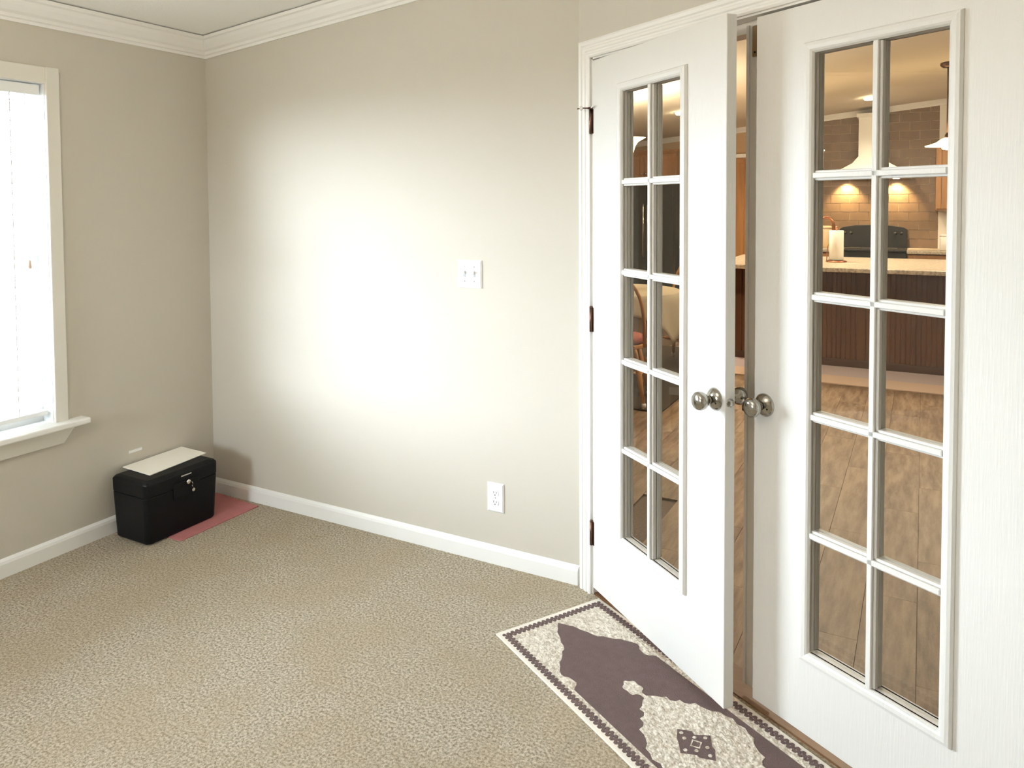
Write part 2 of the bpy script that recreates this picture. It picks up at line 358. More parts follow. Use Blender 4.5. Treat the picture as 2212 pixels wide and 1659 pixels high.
for nm, xx, za, zb_ in (('upper_sash', -.108, zm - .02, WZ1 - .004), ('lower_sash', -.088, WZ0, zm + .02)):
    for k, (ya, yb) in enumerate(((WY0 + .004, WY1 - .004),)):
        s_ = MB(); W(s_, xx, xx + .018, ya, ya + .04, za, zb_); W(s_, xx, xx + .018, yb - .04, yb, za, zb_); W(s_, xx, xx + .018, ya + .04, yb - .04, za, za + .04); W(s_, xx, xx + .018, ya + .04, yb - .04, zb_ - .035, zb_)
        so = s_.build(nm, M_vinyl, win)
        W(MB(), xx + .008, xx + .01, ya + .03, yb - .03, za + .03, zb_ - .03).build('pane', M_glass, so)
# blind (one wide, hung inside the opening)
bl = tag(empty('window_blind', (XA - .038, yc, WZ0)), 'white horizontal slat blind hanging in the left window', 'blind')
by0, by1 = WY0 + .012 - yc, WY1 - .014 - yc
MB().box(-.025, .027, by0, by1, WZ1 - .052 - WZ0, WZ1 - .008 - WZ0).build('head_rail', M_vinyl, bl, .003)
slat = None; TILT = radians(9)
nsl = 31; zs0 = .082; zs1 = WZ1 - WZ0 - .08
for i in range(nsl):
    z = zs0 + (zs1 - zs0) * i / (nsl - 1)
    if slat is None:
        prof = [(-.025, 0), (-.012, .0035), (0, .0045), (.012, .0035), (.025, 0), (.025, -.0022), (.012, .0013), (0, .0023), (-.012, .0013), (-.025, -.0022)]
        rr = lambda y: [(a * cos(TILT) + b * sin(TILT), y, -a * sin(TILT) + b * cos(TILT)) for a, b in prof]
        slat = MB().loft([rr(by0 + .004), rr(by1 - .004)]).build('slat', M_slat, bl); o = slat
    else:
        o = slat.copy(); COL.objects.link(o)
    o.location = (0, 0, z)
MB().box(-.025, .025, by0 + .002, by1 - .002, .036, .056).build('bottom_rail', M_vinyl, bl, .003)
for yy in (by0 + .12, (by0 + by1) / 2, by1 - .12):
    c_ = MB(); c_.box(.0262, .0275, yy - .002, yy + .002, .05, zs1 + .03); c_.box(-.0275, -.0262, yy - .002, yy + .002, .05, zs1 + .03)
    c_.build('ladder_cord', M_vinyl, bl)
tz = 1.245 - WZ0; ty = by1 - .068
t_ = MB().tube([(.04, ty, tz), (.04, ty, zs1 + .03)], .0012, 6); pc = t_.build('pull_cord', M_vinyl, bl)
MB().lathe([(.002, .03), (.005, .026), (.0075, 0), (.006, -.004), (.001, -.005)], 10, M=T(.04, ty, tz)).build('tassel', mat('tassel_wood', srgb(214, 190, 170), .5), pc)

# ------------------------------------------------------------------ wall plates
def plate(name, label, cat, Mx, wd, ht, kind):
    r = empty(name); r.matrix_world = Mx                # local: x right, y into wall, z up (front faces -y)
    tag(r, label, cat)
    b = .006
    p = MB().loft([[(-wd / 2, 0, -ht / 2), (wd / 2, 0, -ht / 2), (wd / 2, 0, ht / 2), (-wd / 2, 0, ht / 2)],
                   [(-wd / 2, -.003, -ht / 2), (wd / 2, -.003, -ht / 2), (wd / 2, -.003, ht / 2), (-wd / 2, -.003, ht / 2)],
                   [(-wd / 2 + b, -.007, -ht / 2 + b), (wd / 2 - b, -.007, -ht / 2 + b), (wd / 2 - b, -.007, ht / 2 - b), (-wd / 2 + b, -.007, ht / 2 - b)]]).build('plate', M_plate, r)
    if kind == 'switch':
        for x in (-.023, .023):
            t = MB(); t.box(-.0055, .0055, -.0085, -.006, -.0125, .0125, M=T(x, 0, 0)); t.build('toggle_frame', M_gray, r)
            MB().box(-.0042, .0042, -.020, -.003, -.005, .005, M=T(x, 0, .001) @ RX(radians(-28))).build('toggle', M_plate, r, .001)
            for z in (-.0303, .0303): MB().lathe([(.003, 0), (.003, .0012), (.0018, .0018)], 10, M=T(x, -.0068, z) @ RX(pi / 2)).build('screw', M_gray, r)
    elif kind == 'outlet':
        for z in (-.0195, .0195):
            pts = [(.0165 * cos(a), max(-.0125, min(.0125, .0165 * sin(a)))) for a in [2 * pi * i / 28 for i in range(28)]]
            so = MB().prism(pts, .006, .009, M=T(0, 0, z) @ RX(pi / 2)).build('socket', M_plate, r)
            s_ = MB(); s_.box(-.0075, -.0055, -.0096, -.0085, -.001, .008, M=T(0, 0, z)); s_.box(.0055, .0075, -.0096, -.0085, 0, .007, M=T(0, 0, z)); s_.box(-.002, .002, -.0096, -.0085, -.009, -.005, M=T(0, 0, z)); s_.build('slot', M_dark, so)
        MB().lathe([(.003, 0), (.003, .0012), (.0018, .0018)], 10, M=T(0, -.0068, 0) @ RX(pi / 2)).build('screw', M_gray, r)
    return r
plate('light_switch', 'white double toggle light switch plate on the far wall', 'light switch', T(-1.662, YB, 1.205), .118, .117, 'switch')
plate('power_outlet', 'white duplex power outlet low on the far wall', 'outlet', T(-1.544, YB, .279), .078, .122, 'outlet')
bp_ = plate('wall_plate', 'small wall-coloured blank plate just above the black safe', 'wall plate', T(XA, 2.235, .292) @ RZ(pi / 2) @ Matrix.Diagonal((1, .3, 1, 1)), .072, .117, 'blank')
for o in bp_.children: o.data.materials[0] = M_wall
box('top_edge_highlight', M_plate, bp_, -.034, .034, -.0075, -.001, .047, .0595, .001)  # white strip paints the highlight along the plate's top bevel

# ------------------------------------------------------------------ doors
def knob(parent, x, y, z, sgn):
    M = T(x, y, z) @ RX(pi / 2 if sgn < 0 else -pi / 2)
    k = MB().lathe([(.0335, 0), (.0335, .002), (.031, .006), (.024, .012), (.016, .0155), (.0125, .017)], 32, M=M, cap=False).build('rosette', M_nickel, parent)
    MB().lathe([(.0125, .014), (.0115, .024), (.0125, .030), (.020, .036), (.0255, .044), (.0275, .053), (.0265, .061), (.022, .067), (.012, .070), (.001, .0705)], 32, M=M).build('knob', M_nickel, k)
    if sgn < 0: MB().lathe([(.0028, 0), (.0028, .002)], 10, M=T(x + .019, y, z - .007) @ RX(pi / 2) @ T(0, 0, .0126)).build('pin_hole', M_dark, k)
    return k
def make_door(name, label, Mx, W_, tx0, tx1, tz0, tz1, z0, z1, hinge_x, knob_x, knob_z):
    d = empty(name); d.matrix_world = Mx; struct(d, label)     # local: x along, -y toward this room, face at y=0, 35 mm thick
    TH = .035; tw = .031
    gx0, gx1, gz0, gz1 = tx0 + tw, tx1 - tw, tz0 + tw, tz1 - tw
    o = [(0, z0), (W_, z0), (W_, z1), (0, z1)]; i = [(gx0, gz0), (gx1, gz0), (gx1, gz1), (gx0, gz1)]
    m = MB()
    vs = [(p[0], 0, p[1]) for p in o] + [(p[0], 0, p[1]) for p in i] + [(p[0], TH, p[1]) for p in o] + [(p[0], TH, p[1]) for p in i]
    fs = []
    for a in range(4):
        b = (a + 1) % 4
        fs += [(a, b, 4 + b, 4 + a), (8 + a, 12 + a, 12 + b, 8 + b), (a, 8 + a, 8 + b, b), (4 + a, 4 + b, 12 + b, 12 + a)]
    m.add(vs, fs); m.build('door_leaf', M_door, d, .0015, 1)
    prof = [(0, 0), (0, .004), (.004, .011), (.012, .013), (.022, .012), (tw - .004, .009), (tw, .003), (tw, -.006), (.004, 0)]   # inward, proud
    def ring(sgn, yb): 
        return [[(tx0 + a, yb - sgn * h, tz0 + a) for a, h in prof], [(tx1 - a, yb - sgn * h, tz0 + a) for a, h in prof], [(tx1 - a, yb - sgn * h, tz1 - a) for a, h in prof], [(tx0 + a, yb - sgn * h, tz1 - a) for a, h in prof]]
    for sgn, yb in ((1, 0), (-1, TH)):
        r = ring(sgn, yb); r.append(r[0]); MB().loft(r, cap=False).build('lite_frame', M_door, d)
    xm = (gx0 + gx1) / 2; ym = TH / 2
    def mun(x0, x1, za, zb, vert):
        for sgn in (1, -1):
            q = MB()
            for hw, ya, yb in ((.0135, ym - sgn * .001, ym - sgn * .0165), (.0075, ym - sgn * .0165, ym - sgn * .0255)):
                a, b = min(ya, yb), max(ya, yb)
                if vert: q.box(xm - hw, xm + hw, a, b, za, zb)
                else: q.box(x0, x1, a, b, (za + zb) / 2 - hw, (za + zb) / 2 + hw)
            q.build('muntin', M_door, d, .002, 1)
    mun(0, 0, gz0, gz1, True)
    rows = [gz0 + (gz1 - gz0) * k / 5 for k in range(6)]
    for z in rows[1:-1]: mun(gx0, gx1, z, z, False)
    for k in range(5):
        for (a, b) in ((gx0, xm), (xm, gx1)):
            MB().box(a, b, ym - .0008, ym + .0008, rows[k], rows[k + 1]).build('pane', M_glass, d)
    knob(d, knob_x, 0, knob_z, -1); knob(d, knob_x, TH, knob_z, 1)
    for z in (z0 + .21, (z0 + z1) / 2 + .03, z1 - .225):
        h = MB(); h.lathe([(.0062, -.045), (.0062, .045)], 12, M=T(hinge_x, -.005, z)); h.lathe([(.0066, .045), (.0066, .049), (.003, .052)], 12, M=T(hinge_x, -.005, z))
        s_ = 1 if hinge_x < W_ / 2 else -1
        h.box(min(hinge_x, hinge_x + s_ * .012), max(hinge_x, hinge_x + s_ * .012), -.0015, .0, z - .045, z + .045)
        h.build('hinge', M_bronze, d)
    return d
OPEN = radians(8.0)
hx = OP0 + .005
Md = Cm @ T(hx, -.005, 0) @ RZ(-OPEN)
d1 = make_door('door_1', 'white ten-lite glass door standing slightly open', Md, .762, .185, .583, .280, 1.917, .030, 2.028, -.004, .717, .928)
# latch on the free edge of the open door
MB().lathe([(.0125, 0), (.0125, .0015), (.0105, .002)], 20, M=T(.762, .0175, .925) @ RY(pi / 2)).build('latch_plate', M_nickel, d1)
MB().prism([(-.006, -.006), (.006, -.006), (.006, .002), (.002, .006), (-.006, .006)], 0, .010, M=T(.7635, .0175, .925) @ RY(pi / 2)).build('latch_bolt', M_steel, d1)
# hinge-pin door stop on the top hinge
hs = MB(); hs.tube([(-.004, -.008, 1.853), (-.010, -.045, 1.853)], .0025, 8); hs.lathe([(.003, 0), (.003, .01), (.0085, .012), (.0085, .018), (.003, .02)], 12, M=T(-.010, -.034, 1.853) @ RX(pi / 2))
stp = MB(); stp.box(-.012, .006, -.014, -.002, 1.850, 1.856); stp.tube([(-.006, -.008, 1.853), (-.016, -.03, 1.853), (-.034, -.045, 1.852)], .0026, 8)
st = stp.build('pin_stop', M_bronze, d1)
MB().lathe([(.003, 0), (.0075, .002), (.0085, .010), (.006, .012)], 14, M=T(-.016, -.032, 1.853) @ RX(pi / 2) @ RY(-.5)).build('stop_bumper', mat('clear_bumper', (.75, .73, .68), .3), st)
MB().tube([(.004, -.008, 1.853), (.028, -.012, 1.857)], .003, 8).build('stop_arm', M_plate, st)
RDX = .853
Mr = Cm @ T(RDX, 0, 0)
d2_ = make_door('door_2', 'white ten-lite glass door standing closed at the right', Mr, .762, 1.018 - RDX, 1.432 - RDX, .238, 1.925, .030, 2.028, .766, .038, .916)
# astragal on the closed door, recessed on the kitchen side, with flush bolt and strike
MB().box(-.064, .030, .036, .048, .03, 2.02).build('astragal', M_door, d2_, .002)
MB().box(-.064, -.054, .030, .037, .03, 2.02).build('astragal_lip', M_door, d2_, .001)
bo = MB().box(-.044, -.022, .031, .0365, 1.925, 2.015).build('flush_bolt', mat('bolt_metal', srgb(150, 128, 100), .35, 1), d2_, .003)
MB().lathe([(.003, 0), (.003, .002), (.001, .003)], 10, M=T(-.033, .031, 1.938) @ RX(pi / 2)).build('screw', M_dark, bo)
MB().box(-.0665, -.0635, .024, .050, .872, .932).build('strike_plate', M_dark, d2_)

# ------------------------------------------------------------------ runner rug by the doors
rug = tag(empty('runner_rug', tuple(P0 + U * .126)), 'cream and brown patterned runner rug in front of the doors', 'rug'); rug.rotation_euler = (0, 0, -CA - radians(.45))
RL, RW, RT = 1.524, .450, .006         # local x along, local -y toward the room
def RP(s, n): return (s, -n - .006)
MB().prism([RP(0, 0), RP(0, RW), RP(RL, RW), RP(RL, 0)], 0, RT - .0008).build('binding', M_ruge, rug, .002)
MB().prism([RP(.05, .04), RP(.05, RW - .036), RP(RL - .05, RW - .036), RP(RL - .05, .04)], .001, RT).build('cream_ground', M_rugc, rug)
cy = .2295
half = [(.062, 0.0), (.075, .012), (.09, .022), (.106, .038), (.120, .044), (.143, .052), (.165, .066), (.185, .071), (.202, .080), (.212, .100), (.225, .108), (.243, .126), (.256, .146), (.275, .158), (.290, .172), (.309, .181),
        (.322, .178), (.333, .166), (.350, .163), (.366, .160), (.378, .170), (.384, .181), (.392, .191)]
up = half + [(RL - s, h) for s, h in half[::-1]]
fk = .166 / .191
poly = [RP(s, cy + h * fk) for s, h in up] + [RP(s, cy - h * fk * .99) for s, h in up[::-1][1:-1]]
MB().prism(poly, .0012, RT + .0012).build('brown_field', M_rugb, rug)
md = [(.528, .004), (.540, .024), (.556, .040), (.562, .054), (.580, .052), (.592, .064), (.594, .080), (.612, .082), (.624, .094), (.628, .112), (.650, .114), (.668, .122), (.682, .130), (.694, .146), (.715, .148), (.735, .158), (.758, .150)]
md = [(s + .004, h) for s, h in md]
up = md + [(RL - s, h) for s, h in md[::-1][1:]]
MB().prism([RP(s, cy + h) for s, h in up] + [RP(s, cy - h * .93) for s, h in up[::-1]], .0014, RT + .0024).build('medallion', M_rugc, rug)
for sg in (0, 1):
    pts = []
    for k in range(36):
        a = 2 * pi * k / 36; r = 1 + .10 * cos(6 * a + .5)
        s = .480 + .036 * r * cos(a); h = .026 * r * sin(a); pts.append((s, h))
    pts2 = [RP(s if not sg else RL - s, cy + .008 + h) for s, h in pts]
    MB().prism(pts2, .0014, RT + .0024).build('bud', M_rugc, rug)
    q = [(.509, -.004), (.536, -.006), (.536, .006), (.509, .006)]
    MB().prism([RP(s if not sg else RL - s, cy + .004 + h) for s, h in q], .0014, RT + .0023).build('bud_stem', M_rugc, rug)
mo = [(.684, .020), (.712, -.008), (.726, -.004), (.752, -.040), (.786, -.012), (.798, -.010), (.828, .018), (.797, .046), (.786, .046), (.757, .078), (.730, .058), (.709, .046)]
mo = [(s + .004, h) for s, h in mo]
MB().prism([RP(s, cy + h) for s, h in mo], .0016, RT + .0034).build('center_motif', M_rugb, rug)
mm = MB()
for (s, h, r0, r1) in [(.760, .019, .014, .019)]:
    pr = [[RP(s + r * cos(2 * pi * k / 4 + .2), cy + h + r * sin(2 * pi * k / 4 + .2)) for k in range(4)] for r in (r0, r1)]
    for k in range(4):
        j = (k + 1) % 4; mm.prism([pr[0][k], pr[0][j], pr[1][j], pr[1][k]], .002, RT + .0042)
for s, h in [(.702, .022), (.752, -.02), (.808, .018), (.757, .06), (.722, .03), (.782, .002), (.735, .004), (.775, .036)]:
    mm.prism([RP(s + .004 + .006 * cos(2 * pi * k / 6), cy + h + .006 * sin(2 * pi * k / 6)) for k in range(6)], .002, RT + .0042)
mm.build('motif_tracery', M_rugc, rug)
ch = MB()
def dot(s, n, a): ch.prism([RP(s + .0068 * cos(a + 2 * pi * k / 6), n + .0068 * sin(a + 2 * pi * k / 6)) for k in range(6)], .002, RT + .0010)
pt = .0185
for k in range(int((RL - .05) / pt)):
    s = .026 + k * pt
    for n0, sg in ((.020, 1), (RW - .020, -1)):
        dot(s, n0, 0); dot(s + pt / 2, n0 + sg * .008, 0); dot(s, n0 + sg * .016, 0)
for k in range(1, int((RW - .05) / pt)):
    n = .026 + k * pt
    for s0, sg in ((.024, 1), (RL - .024, -1)):
        dot(s0, n, 0); dot(s0 + sg * .0085, n + pt / 2, 0); dot(s0 + sg * .017, n, 0)
o = ch.build('chain_border', M_rugb, rug); o['kind'] = 'stuff'

# ------------------------------------------------------------------ safe, papers, folder
fo = tag(MB().prism([(-3.215, 2.19), (-2.888, 2.195), (-2.880, 2.636), (-3.210, 2.66)], .0005, .005).build('folder', M_pink, None, .001), 'pink paper folder on the carpet under the safe', 'folder')
sf = tag(empty('fire_safe', (-3.079, 2.27, .005)), 'black lockable fire safe box in the corner below the window', 'safe')
def rr_(hx, hy, r, z, n=5):
    pts = []
    for cx_, cy_, a0 in ((hx - r, hy - r, 0), (-hx + r, hy - r, pi / 2), (-hx + r, -hy + r, pi), (hx - r, -hy + r, 1.5 * pi)):
        for k in range(n): pts.append((cx_ + r * cos(a0 + pi / 2 * k / (n - 1)), cy_ + r * sin(a0 + pi / 2 * k / (n - 1)), z))
    return pts
MB().loft([rr_(.108, .176, .018, 0), rr_(.114, .182, .022, .010), rr_(.1225, .1905, .022, .21)], smooth=False).build('body', M_black, sf, .003)
MB().loft([rr_(.117, .185, .02, .21), rr_(.117, .185, .02, .214)]).build('seam', M_dark, sf)
lid = MB().loft([rr_(.123, .191, .022, .214), rr_(.124, .192, .022, .268), rr_(.115, .183, .02, .279), rr_(.100, .168, .018, .284)]).build('lid', M_black, sf, .002)
MB().box(.122, .1285, -.055, .075, .165, .235).build('latch_panel', M_black, sf, .004)
lo = MB().lathe([(.011, 0), (.011, .006), (.008, .009), (.001, .009)], 18, M=T(.1285, .018, .226) @ RY(pi / 2)).build('lock', M_steel, sf)
ky = MB(); ky.box(.0, .010, -.0012, .0012, -.003, .003, M=T(.137, .018, .226)); ky.lathe([(.009, -.001), (.009, .001)], 14, M=T(.152, .018, .222) @ RX(pi / 2)); ky.build('key', M_steel, lo)
ky2 = MB(); ky2.tube([(.150, .020, .215), (.146, .028, .205), (.142, .034, .190)], .0016, 6); ky2.lathe([(.008, -.001), (.008, .001)], 14, M=T(.140, .038, .184) @ RY(pi / 2)); ky2.build('spare_key', M_steel, lo)
MB().box(.1236, .1246, -.014, .040, .256, .261).build('label_strip', mat('silver_print', (.5, .5, .48), .4), lid)
tag(MB().prism([(-3.232, 2.158), (-3.024, 2.148), (-3.054, 2.474), (-3.244, 2.482)], .2905, .2935).build('papers', M_paper), 'stack of cream paper sheets lying on the black safe', 'paper')

# ================================================================== kitchen and dining area beyond the doors
# back wall tiles
TW, TH_, GR = .222, .1105, .0055
shared = {}
def tile(x0, x1, z0, z1):
    k = (round(x1 - x0, 3), round(z1 - z0, 3))
    if k not in shared:
        o = MB().box(0, x1 - x0, -.010, 0, 0, z1 - z0).build('tile', M_tile, wk); shared[k] = o.data
    else:
        o = bpy.data.objects.new('tile', shared[k]); COL.objects.link(o); o.parent = wk
    o.location = (x0, YK - .004, z0)
TX0, TX1 = -1.50, .158
MB().hexa([(TX0, YK - .005, .9), (TX1, YK - .005, .9), (TX1, YK, .9), (TX0, YK, .9)], [(TX0, YK - .005, zk(TX0) - .06), (TX1, YK - .005, zk(TX1) - .06), (TX1, YK, zk(TX1) - .06), (TX0, YK, zk(TX0) - .06)]).build('grout_bed', M_grout, wk)
for r in range(16):
    z0 = .925 + r * TH_; x = -.712 - TW * (.5 if r % 2 else 0) - 5 * TW
    while x < TX1:
        a, b = max(x, TX0), min(x + TW - GR, TX1)
        top = min(z0 + TH_ - GR, zk(a) - .055)
        if b - a > .03 and top - z0 > .02: tile(a, b, z0, top)
        x += TW
# kitchen crown
kc_p = [(0, 0), (.020, 0), (.026, .02), (.05, .055), (.06, .07), (0, .07)]
struct(MB().loft([[(x, YK - d, zk(x) - .07 + h) for d, h in kc_p] for x in (-4.6, 3.6)]).build('trim_7', M_trim), 'cream crown moulding above the kitchen tiles')
# white wall board right of the tiles
struct(MB().box(TX1, .9, YK - .02, YK, 0, zk(TX1) - .07).build('trim_8', M_white), 'white wall panel at the end of the tiles')

def cabinet_door(parent, x0, x1, z0, z1, yf, kx=None, kz=None, woodm=None):
    wm = woodm or M_wood
    d = MB(); f = .05
    d.box(x0, x0 + f, yf - .02, yf, z0, z1).box(x1 - f, x1, yf - .02, yf, z0, z1).box(x0 + f, x1 - f, yf - .02, yf, z0, z0 + f).box(x0 + f, x1 - f, yf - .02, yf, z1 - f, z1)
    do = d.build('door', wm, parent, .003, 1)
    MB().box(x0 + f - .002, x1 - f + .002, yf - .012, yf - .001, z0 + f - .002, z1 - f + .002).build('panel', wm, do)
    if kx is not None: MB().lathe([(.004, 0), (.004, .01), (.012, .014), (.012, .02), (.004, .024)], 12, M=T(kx, yf - .02, kz) @ RX(pi / 2)).build('knob', M_steel, do)
def cabinet(name, label, x0, x1, y0, y1, z0, z1, doors=1, crown_h=0, group=None):
    cx_, cy_ = (x0 + x1) / 2, (y0 + y1) / 2
    e = tag(empty(name, (cx_, cy_, z0)), label, 'cabinet', group)
    a, b, c, d_ = x0 - cx_, x1 - cx_, y0 - cy_, y1 - cy_; h = z1 - z0
    MB().box(a, b, c, d_, 0, h).build('body', M_wood, e, .002)
    wd = (b - a) / doors
    for k in range(doors):
        kx = a + wd * (k + 1) - .03 if (k % 2 == 0 and doors > 1) else a + wd * k + .03
        cabinet_door(e, a + wd * k + .006, a + wd * (k + 1) - .006, .02, h - .02, c - .001, kx, .08 if z0 > .5 else h - .12)
    if crown_h:
        MB().loft([[(a - q, c - q, h + p), (b + q, c - q, h + p), (b + q, d_, h + p), (a - q, d_, h + p)] for q, p in ((0, 0), (.01, .01), (.04, crown_h - .01), (.04, crown_h))]).build('cornice', M_wood, e)
    return e
# rear run
cabinet('base_cabinet', 'oak base cabinet right of the black range', -.155, .85, 9.9, YK - .02, .0, .885, 2)
cabinet('base_cabinet', 'oak base cabinet left of the black range', -1.50, -.945, 9.9, YK - .02, .0, .885, 1)
cabinet('base_cabinet', 'oak base cabinet between refrigerator and tall pantry', -2.84, -2.38, 9.9, YK, .0, .885, 1)
def counter(name, label, x0, x1, y0, y1, z0=.885, z1=.922): return tag(box(name, M_lam, None, x0, x1, y0, y1, z0, z1, .006), label, 'countertop')
counter('countertop', 'speckled laminate countertop right of the range', -.165, .87, 9.86, YK - .021)
counter('countertop', 'speckled laminate countertop left of the range', -1.52, -.935, 9.86, YK - .021)
counter('countertop', 'short laminate countertop beside the refrigerator', -2.845, -2.375, 9.86, YK - .002)
pan = cabinet('pantry_cabinet', 'tall oak pantry cabinet left of the tiled wall', -2.37, -1.53, 9.88, YK - .004, 0, 2.06, 2)
MB().box(-.43, .43, -.33, .304, 2.061, 2.11).build('cornice', M_trim, pan, .004)
cabinet('wall_cabinet', 'oak wall cabinet at the right end of the tiles', .125, .85, 10.14, YK - .021, 1.385, 2.155, 2)
cabinet('wall_cabinet', 'oak wall cabinet above the black refrigerator', -3.74, -2.87, 9.8, YK, 1.80, 2.14, 2, .06)
# refrigerator
fr_ = tag(empty('refrigerator', (-3.30, 10.06, 0)), 'black side-by-side refrigerator under the oak cabinet', 'refrigerator')
MB().box(-.43, .43, -.30, .42, .02, 1.76).build('body', M_blackgl, fr_, .006)
for a, b, hxx in ((-.43, .055, .03), (.065, .43, .09)):
    do = MB().box(a, b, -.37, -.302, .06, 1.755).build('door', M_blackgl, fr_, .012)
    MB().tube([(hxx, -.372, .75), (hxx, -.42, .80), (hxx, -.42, 1.45), (hxx, -.372, 1.50)], .012, 8).build('handle', M_steel, do)
tag(MB().box(-2.80, -2.62, 9.98, 10.2, .923, 1.10).build('toaster', M_blackgl, None, .02, 3), 'small black appliance on the counter beside the refrigerator', 'appliance')
# range
rg = tag(empty('range', (-.55, 10.18, 0)), 'black electric range in front of the tiled wall', 'range')
MB().box(-.38, .38, -.30, .30, .02, .905).build('body', M_blackgl, rg, .004)
MB().box(-.382, .382, -.335, .30, .905, .925).build('cooktop', M_blackgl, rg, .004)
arch = [(-.38, .925), (.38, .925), (.38, 1.15), (.34, 1.175), (.2, 1.20), (0, 1.208), (-.2, 1.20), (-.34, 1.175), (-.38, 1.15)]
MB().prism(arch, -.30, -.22, M=RX(pi / 2)).build('backguard', M_blackgl, rg, .006)
do = MB().box(-.37, .37, -.345, -.302, .22, .80).build('oven_door', M_blackgl, rg, .006)
MB().tube([(-.3, -.345, .74), (-.3, -.385, .75), (.3, -.385, .75), (.3, -.345, .74)], .011, 8).build('handle', M_steel, do)
for x in (-.2, .2):
    for y in (-.17, .08): MB().lathe([(.09, .925), (.09, .928), (.08, .929)], 24, M=T(x, y, 0)).build('burner', M_dark, rg)
for x in (-.32, -.25, .25, .32): MB().lathe([(.02, 0), (.018, .018), (.004, .02)], 14, M=T(x, .22, 1.10) @ RX(pi / 2)).build('control_knob', M_dark, rg)
# hood
hd = tag(empty('range_hood', (-.575, 10.22, 1.775)), 'white chimney range hood over the range', 'range hood')
cz = zk(-.575) - 1.775 - .075
MB().box(-.135, .135, -.03, .27, .27, cz).build('chimney', M_white, hd, .003)
MB().loft([[(-a, -c, z), (a, -c, z), (a, .27, z), (-a, .27, z)] for a, c, z in ((.455, .26, 0), (.455, .26, .055), (.33, .18, .11), (.20, .08, .19), (.135, .03, .275))]).build('canopy', M_white, hd, .003)
MB().box(-.16, .16, -.06, .27, cz - .05, cz).build('chimney_collar', M_white, hd, .01)
for x in (-.28, .28):
    MB().lathe([(.035, -.004), (.035, 0.0)], 16, M=T(x, .05, -.001)).build('hood_lamp', M_can, hd)
    l = bpy.data.lights.new('hood_light', 'SPOT'); l.energy = 70; l.color = (1, .70, .34); l.spot_size = radians(100); l.spot_blend = .6; l.shadow_soft_size = .03
    lo_ = bpy.data.objects.new('hood_light', l); COL.objects.link(lo_); lo_.location = (x, .16, -.012); lo_.parent = hd; lo_.rotation_euler = (radians(20), 0, 0)
# canisters
def canister(name, label, x, y, z, r, h, m_, cat):
    e = tag(empty(name, (x, y, z)), label, cat)
    MB().lathe([(r * .92, 0), (r, .01), (r, h * .85), (r * .96, h * .86)], 24).build('body', m_, e)
    MB().lathe([(r * 1.02, h * .86), (r * 1.02, h * .95), (r * .9, h), (.001, h)], 24).build('lid', m_, e)
    return e
canister('canister', 'white ceramic canister under the right wall cabinet', .265, 10.08, .923, .095, .19, M_white, 'canister')
canister('canister', 'cream canister on the counter behind the faucet', -1.09, 10.2, .923, .085, .27, mat('cream_ceramic', srgb(226, 200, 160), .4), 'canister')

# island
isl = tag(empty('kitchen_island', (-.1, 7.9, 0)), 'brown panelled kitchen island facing the doors', 'kitchen island')
ix0, ix1 = -1.60, 1.9
MB().box(ix0 + .1, ix1 + .1, -.50, .55, 0, .882).build('body', M_bead, isl)
bd = MB(); x = ix0 + .1
k = 0
while x < ix1 + .1 - .04:
    bd.prism([(x + .003, 0), (x + .037, 0), (x + .034, -.007), (x + .006, -.007)], .07, .875, M=T(0, -.50, 0)); x += .04
o = bd.build('bead_board', M_bead, isl); o['kind'] = 'stuff'
for xx in (-1.49, -.41, .62, 1.66): MB().box(xx, xx + .07, -.515, -.50, .07, .88).build('stile', M_bead, isl, .003)
MB().box(ix0 + .095, ix1 + .1, -.522, -.50, 0, .07).build('base_rail', mat('base_rail_wood', srgb(84, 62, 52), .5), isl, .004)
tp = tag(box('countertop', M_lam, None, -1.74, 1.95, 7.10, 8.52, .883, .922, .006), 'long speckled laminate countertop on the island', 'countertop')
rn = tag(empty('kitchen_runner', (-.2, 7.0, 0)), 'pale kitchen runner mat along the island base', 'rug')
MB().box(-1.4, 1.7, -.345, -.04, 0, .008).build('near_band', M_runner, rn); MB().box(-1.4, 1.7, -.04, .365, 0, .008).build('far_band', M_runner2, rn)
# faucet
fa = tag(empty('faucet', (-.775, 8.06, .922)), 'tall curved kitchen faucet on the island', 'faucet')
MB().lathe([(.028, 0), (.028, .01), (.016, .02), (.014, .10)], 16).build('base', M_steel, fa)
arc = [(0, 0, .08), (0, 0, .335)] + [(-.072 + .072 * cos(a), -.02 * (1 - cos(a)), .335 + .085 * sin(a)) for a in [pi * k / 10 for k in range(1, 11)]] + [(-.148, -.045, .30)]
MB().tube(arc, .012, 10).build('spout', M_copper, fa)
MB().lathe([(.012, 0), (.016, .012), (.017, .06), (.012, .07)], 14, M=T(-.150, -.046, .235)).build('spray_head', M_steel, fa)
MB().tube([(.012, 0, .06), (.05, -.01, .08), (.075, -.01, .085)], .007, 8).build('lever', M_steel, fa)
# paper towel holder
pt_ = tag(empty('paper_towel_stand', (-.725, 7.80, .922)), 'white paper towel roll standing on the island', 'paper towel')
MB().lathe([(.092, 0), (.094, .008), (.080, .016), (.01, .018)], 28).build('base', M_copper, pt_)
MB().lathe([(.006, .015), (.006, .315), (.012, .32), (.012, .335), (.001, .34)], 12).build('post', M_copper, pt_)
MB().lathe([(.062, .02), (.064, .022), (.064, .298), (.062, .30), (.02, .30)], 32).build('towel_roll', M_towel, pt_)
MB().tube([(-.085, 0, .012), (-.082, 0, .10), (-.076, 0, .15), (-.066, 0, .165)], .004, 8).build('tension_arm', M_copper, pt_)

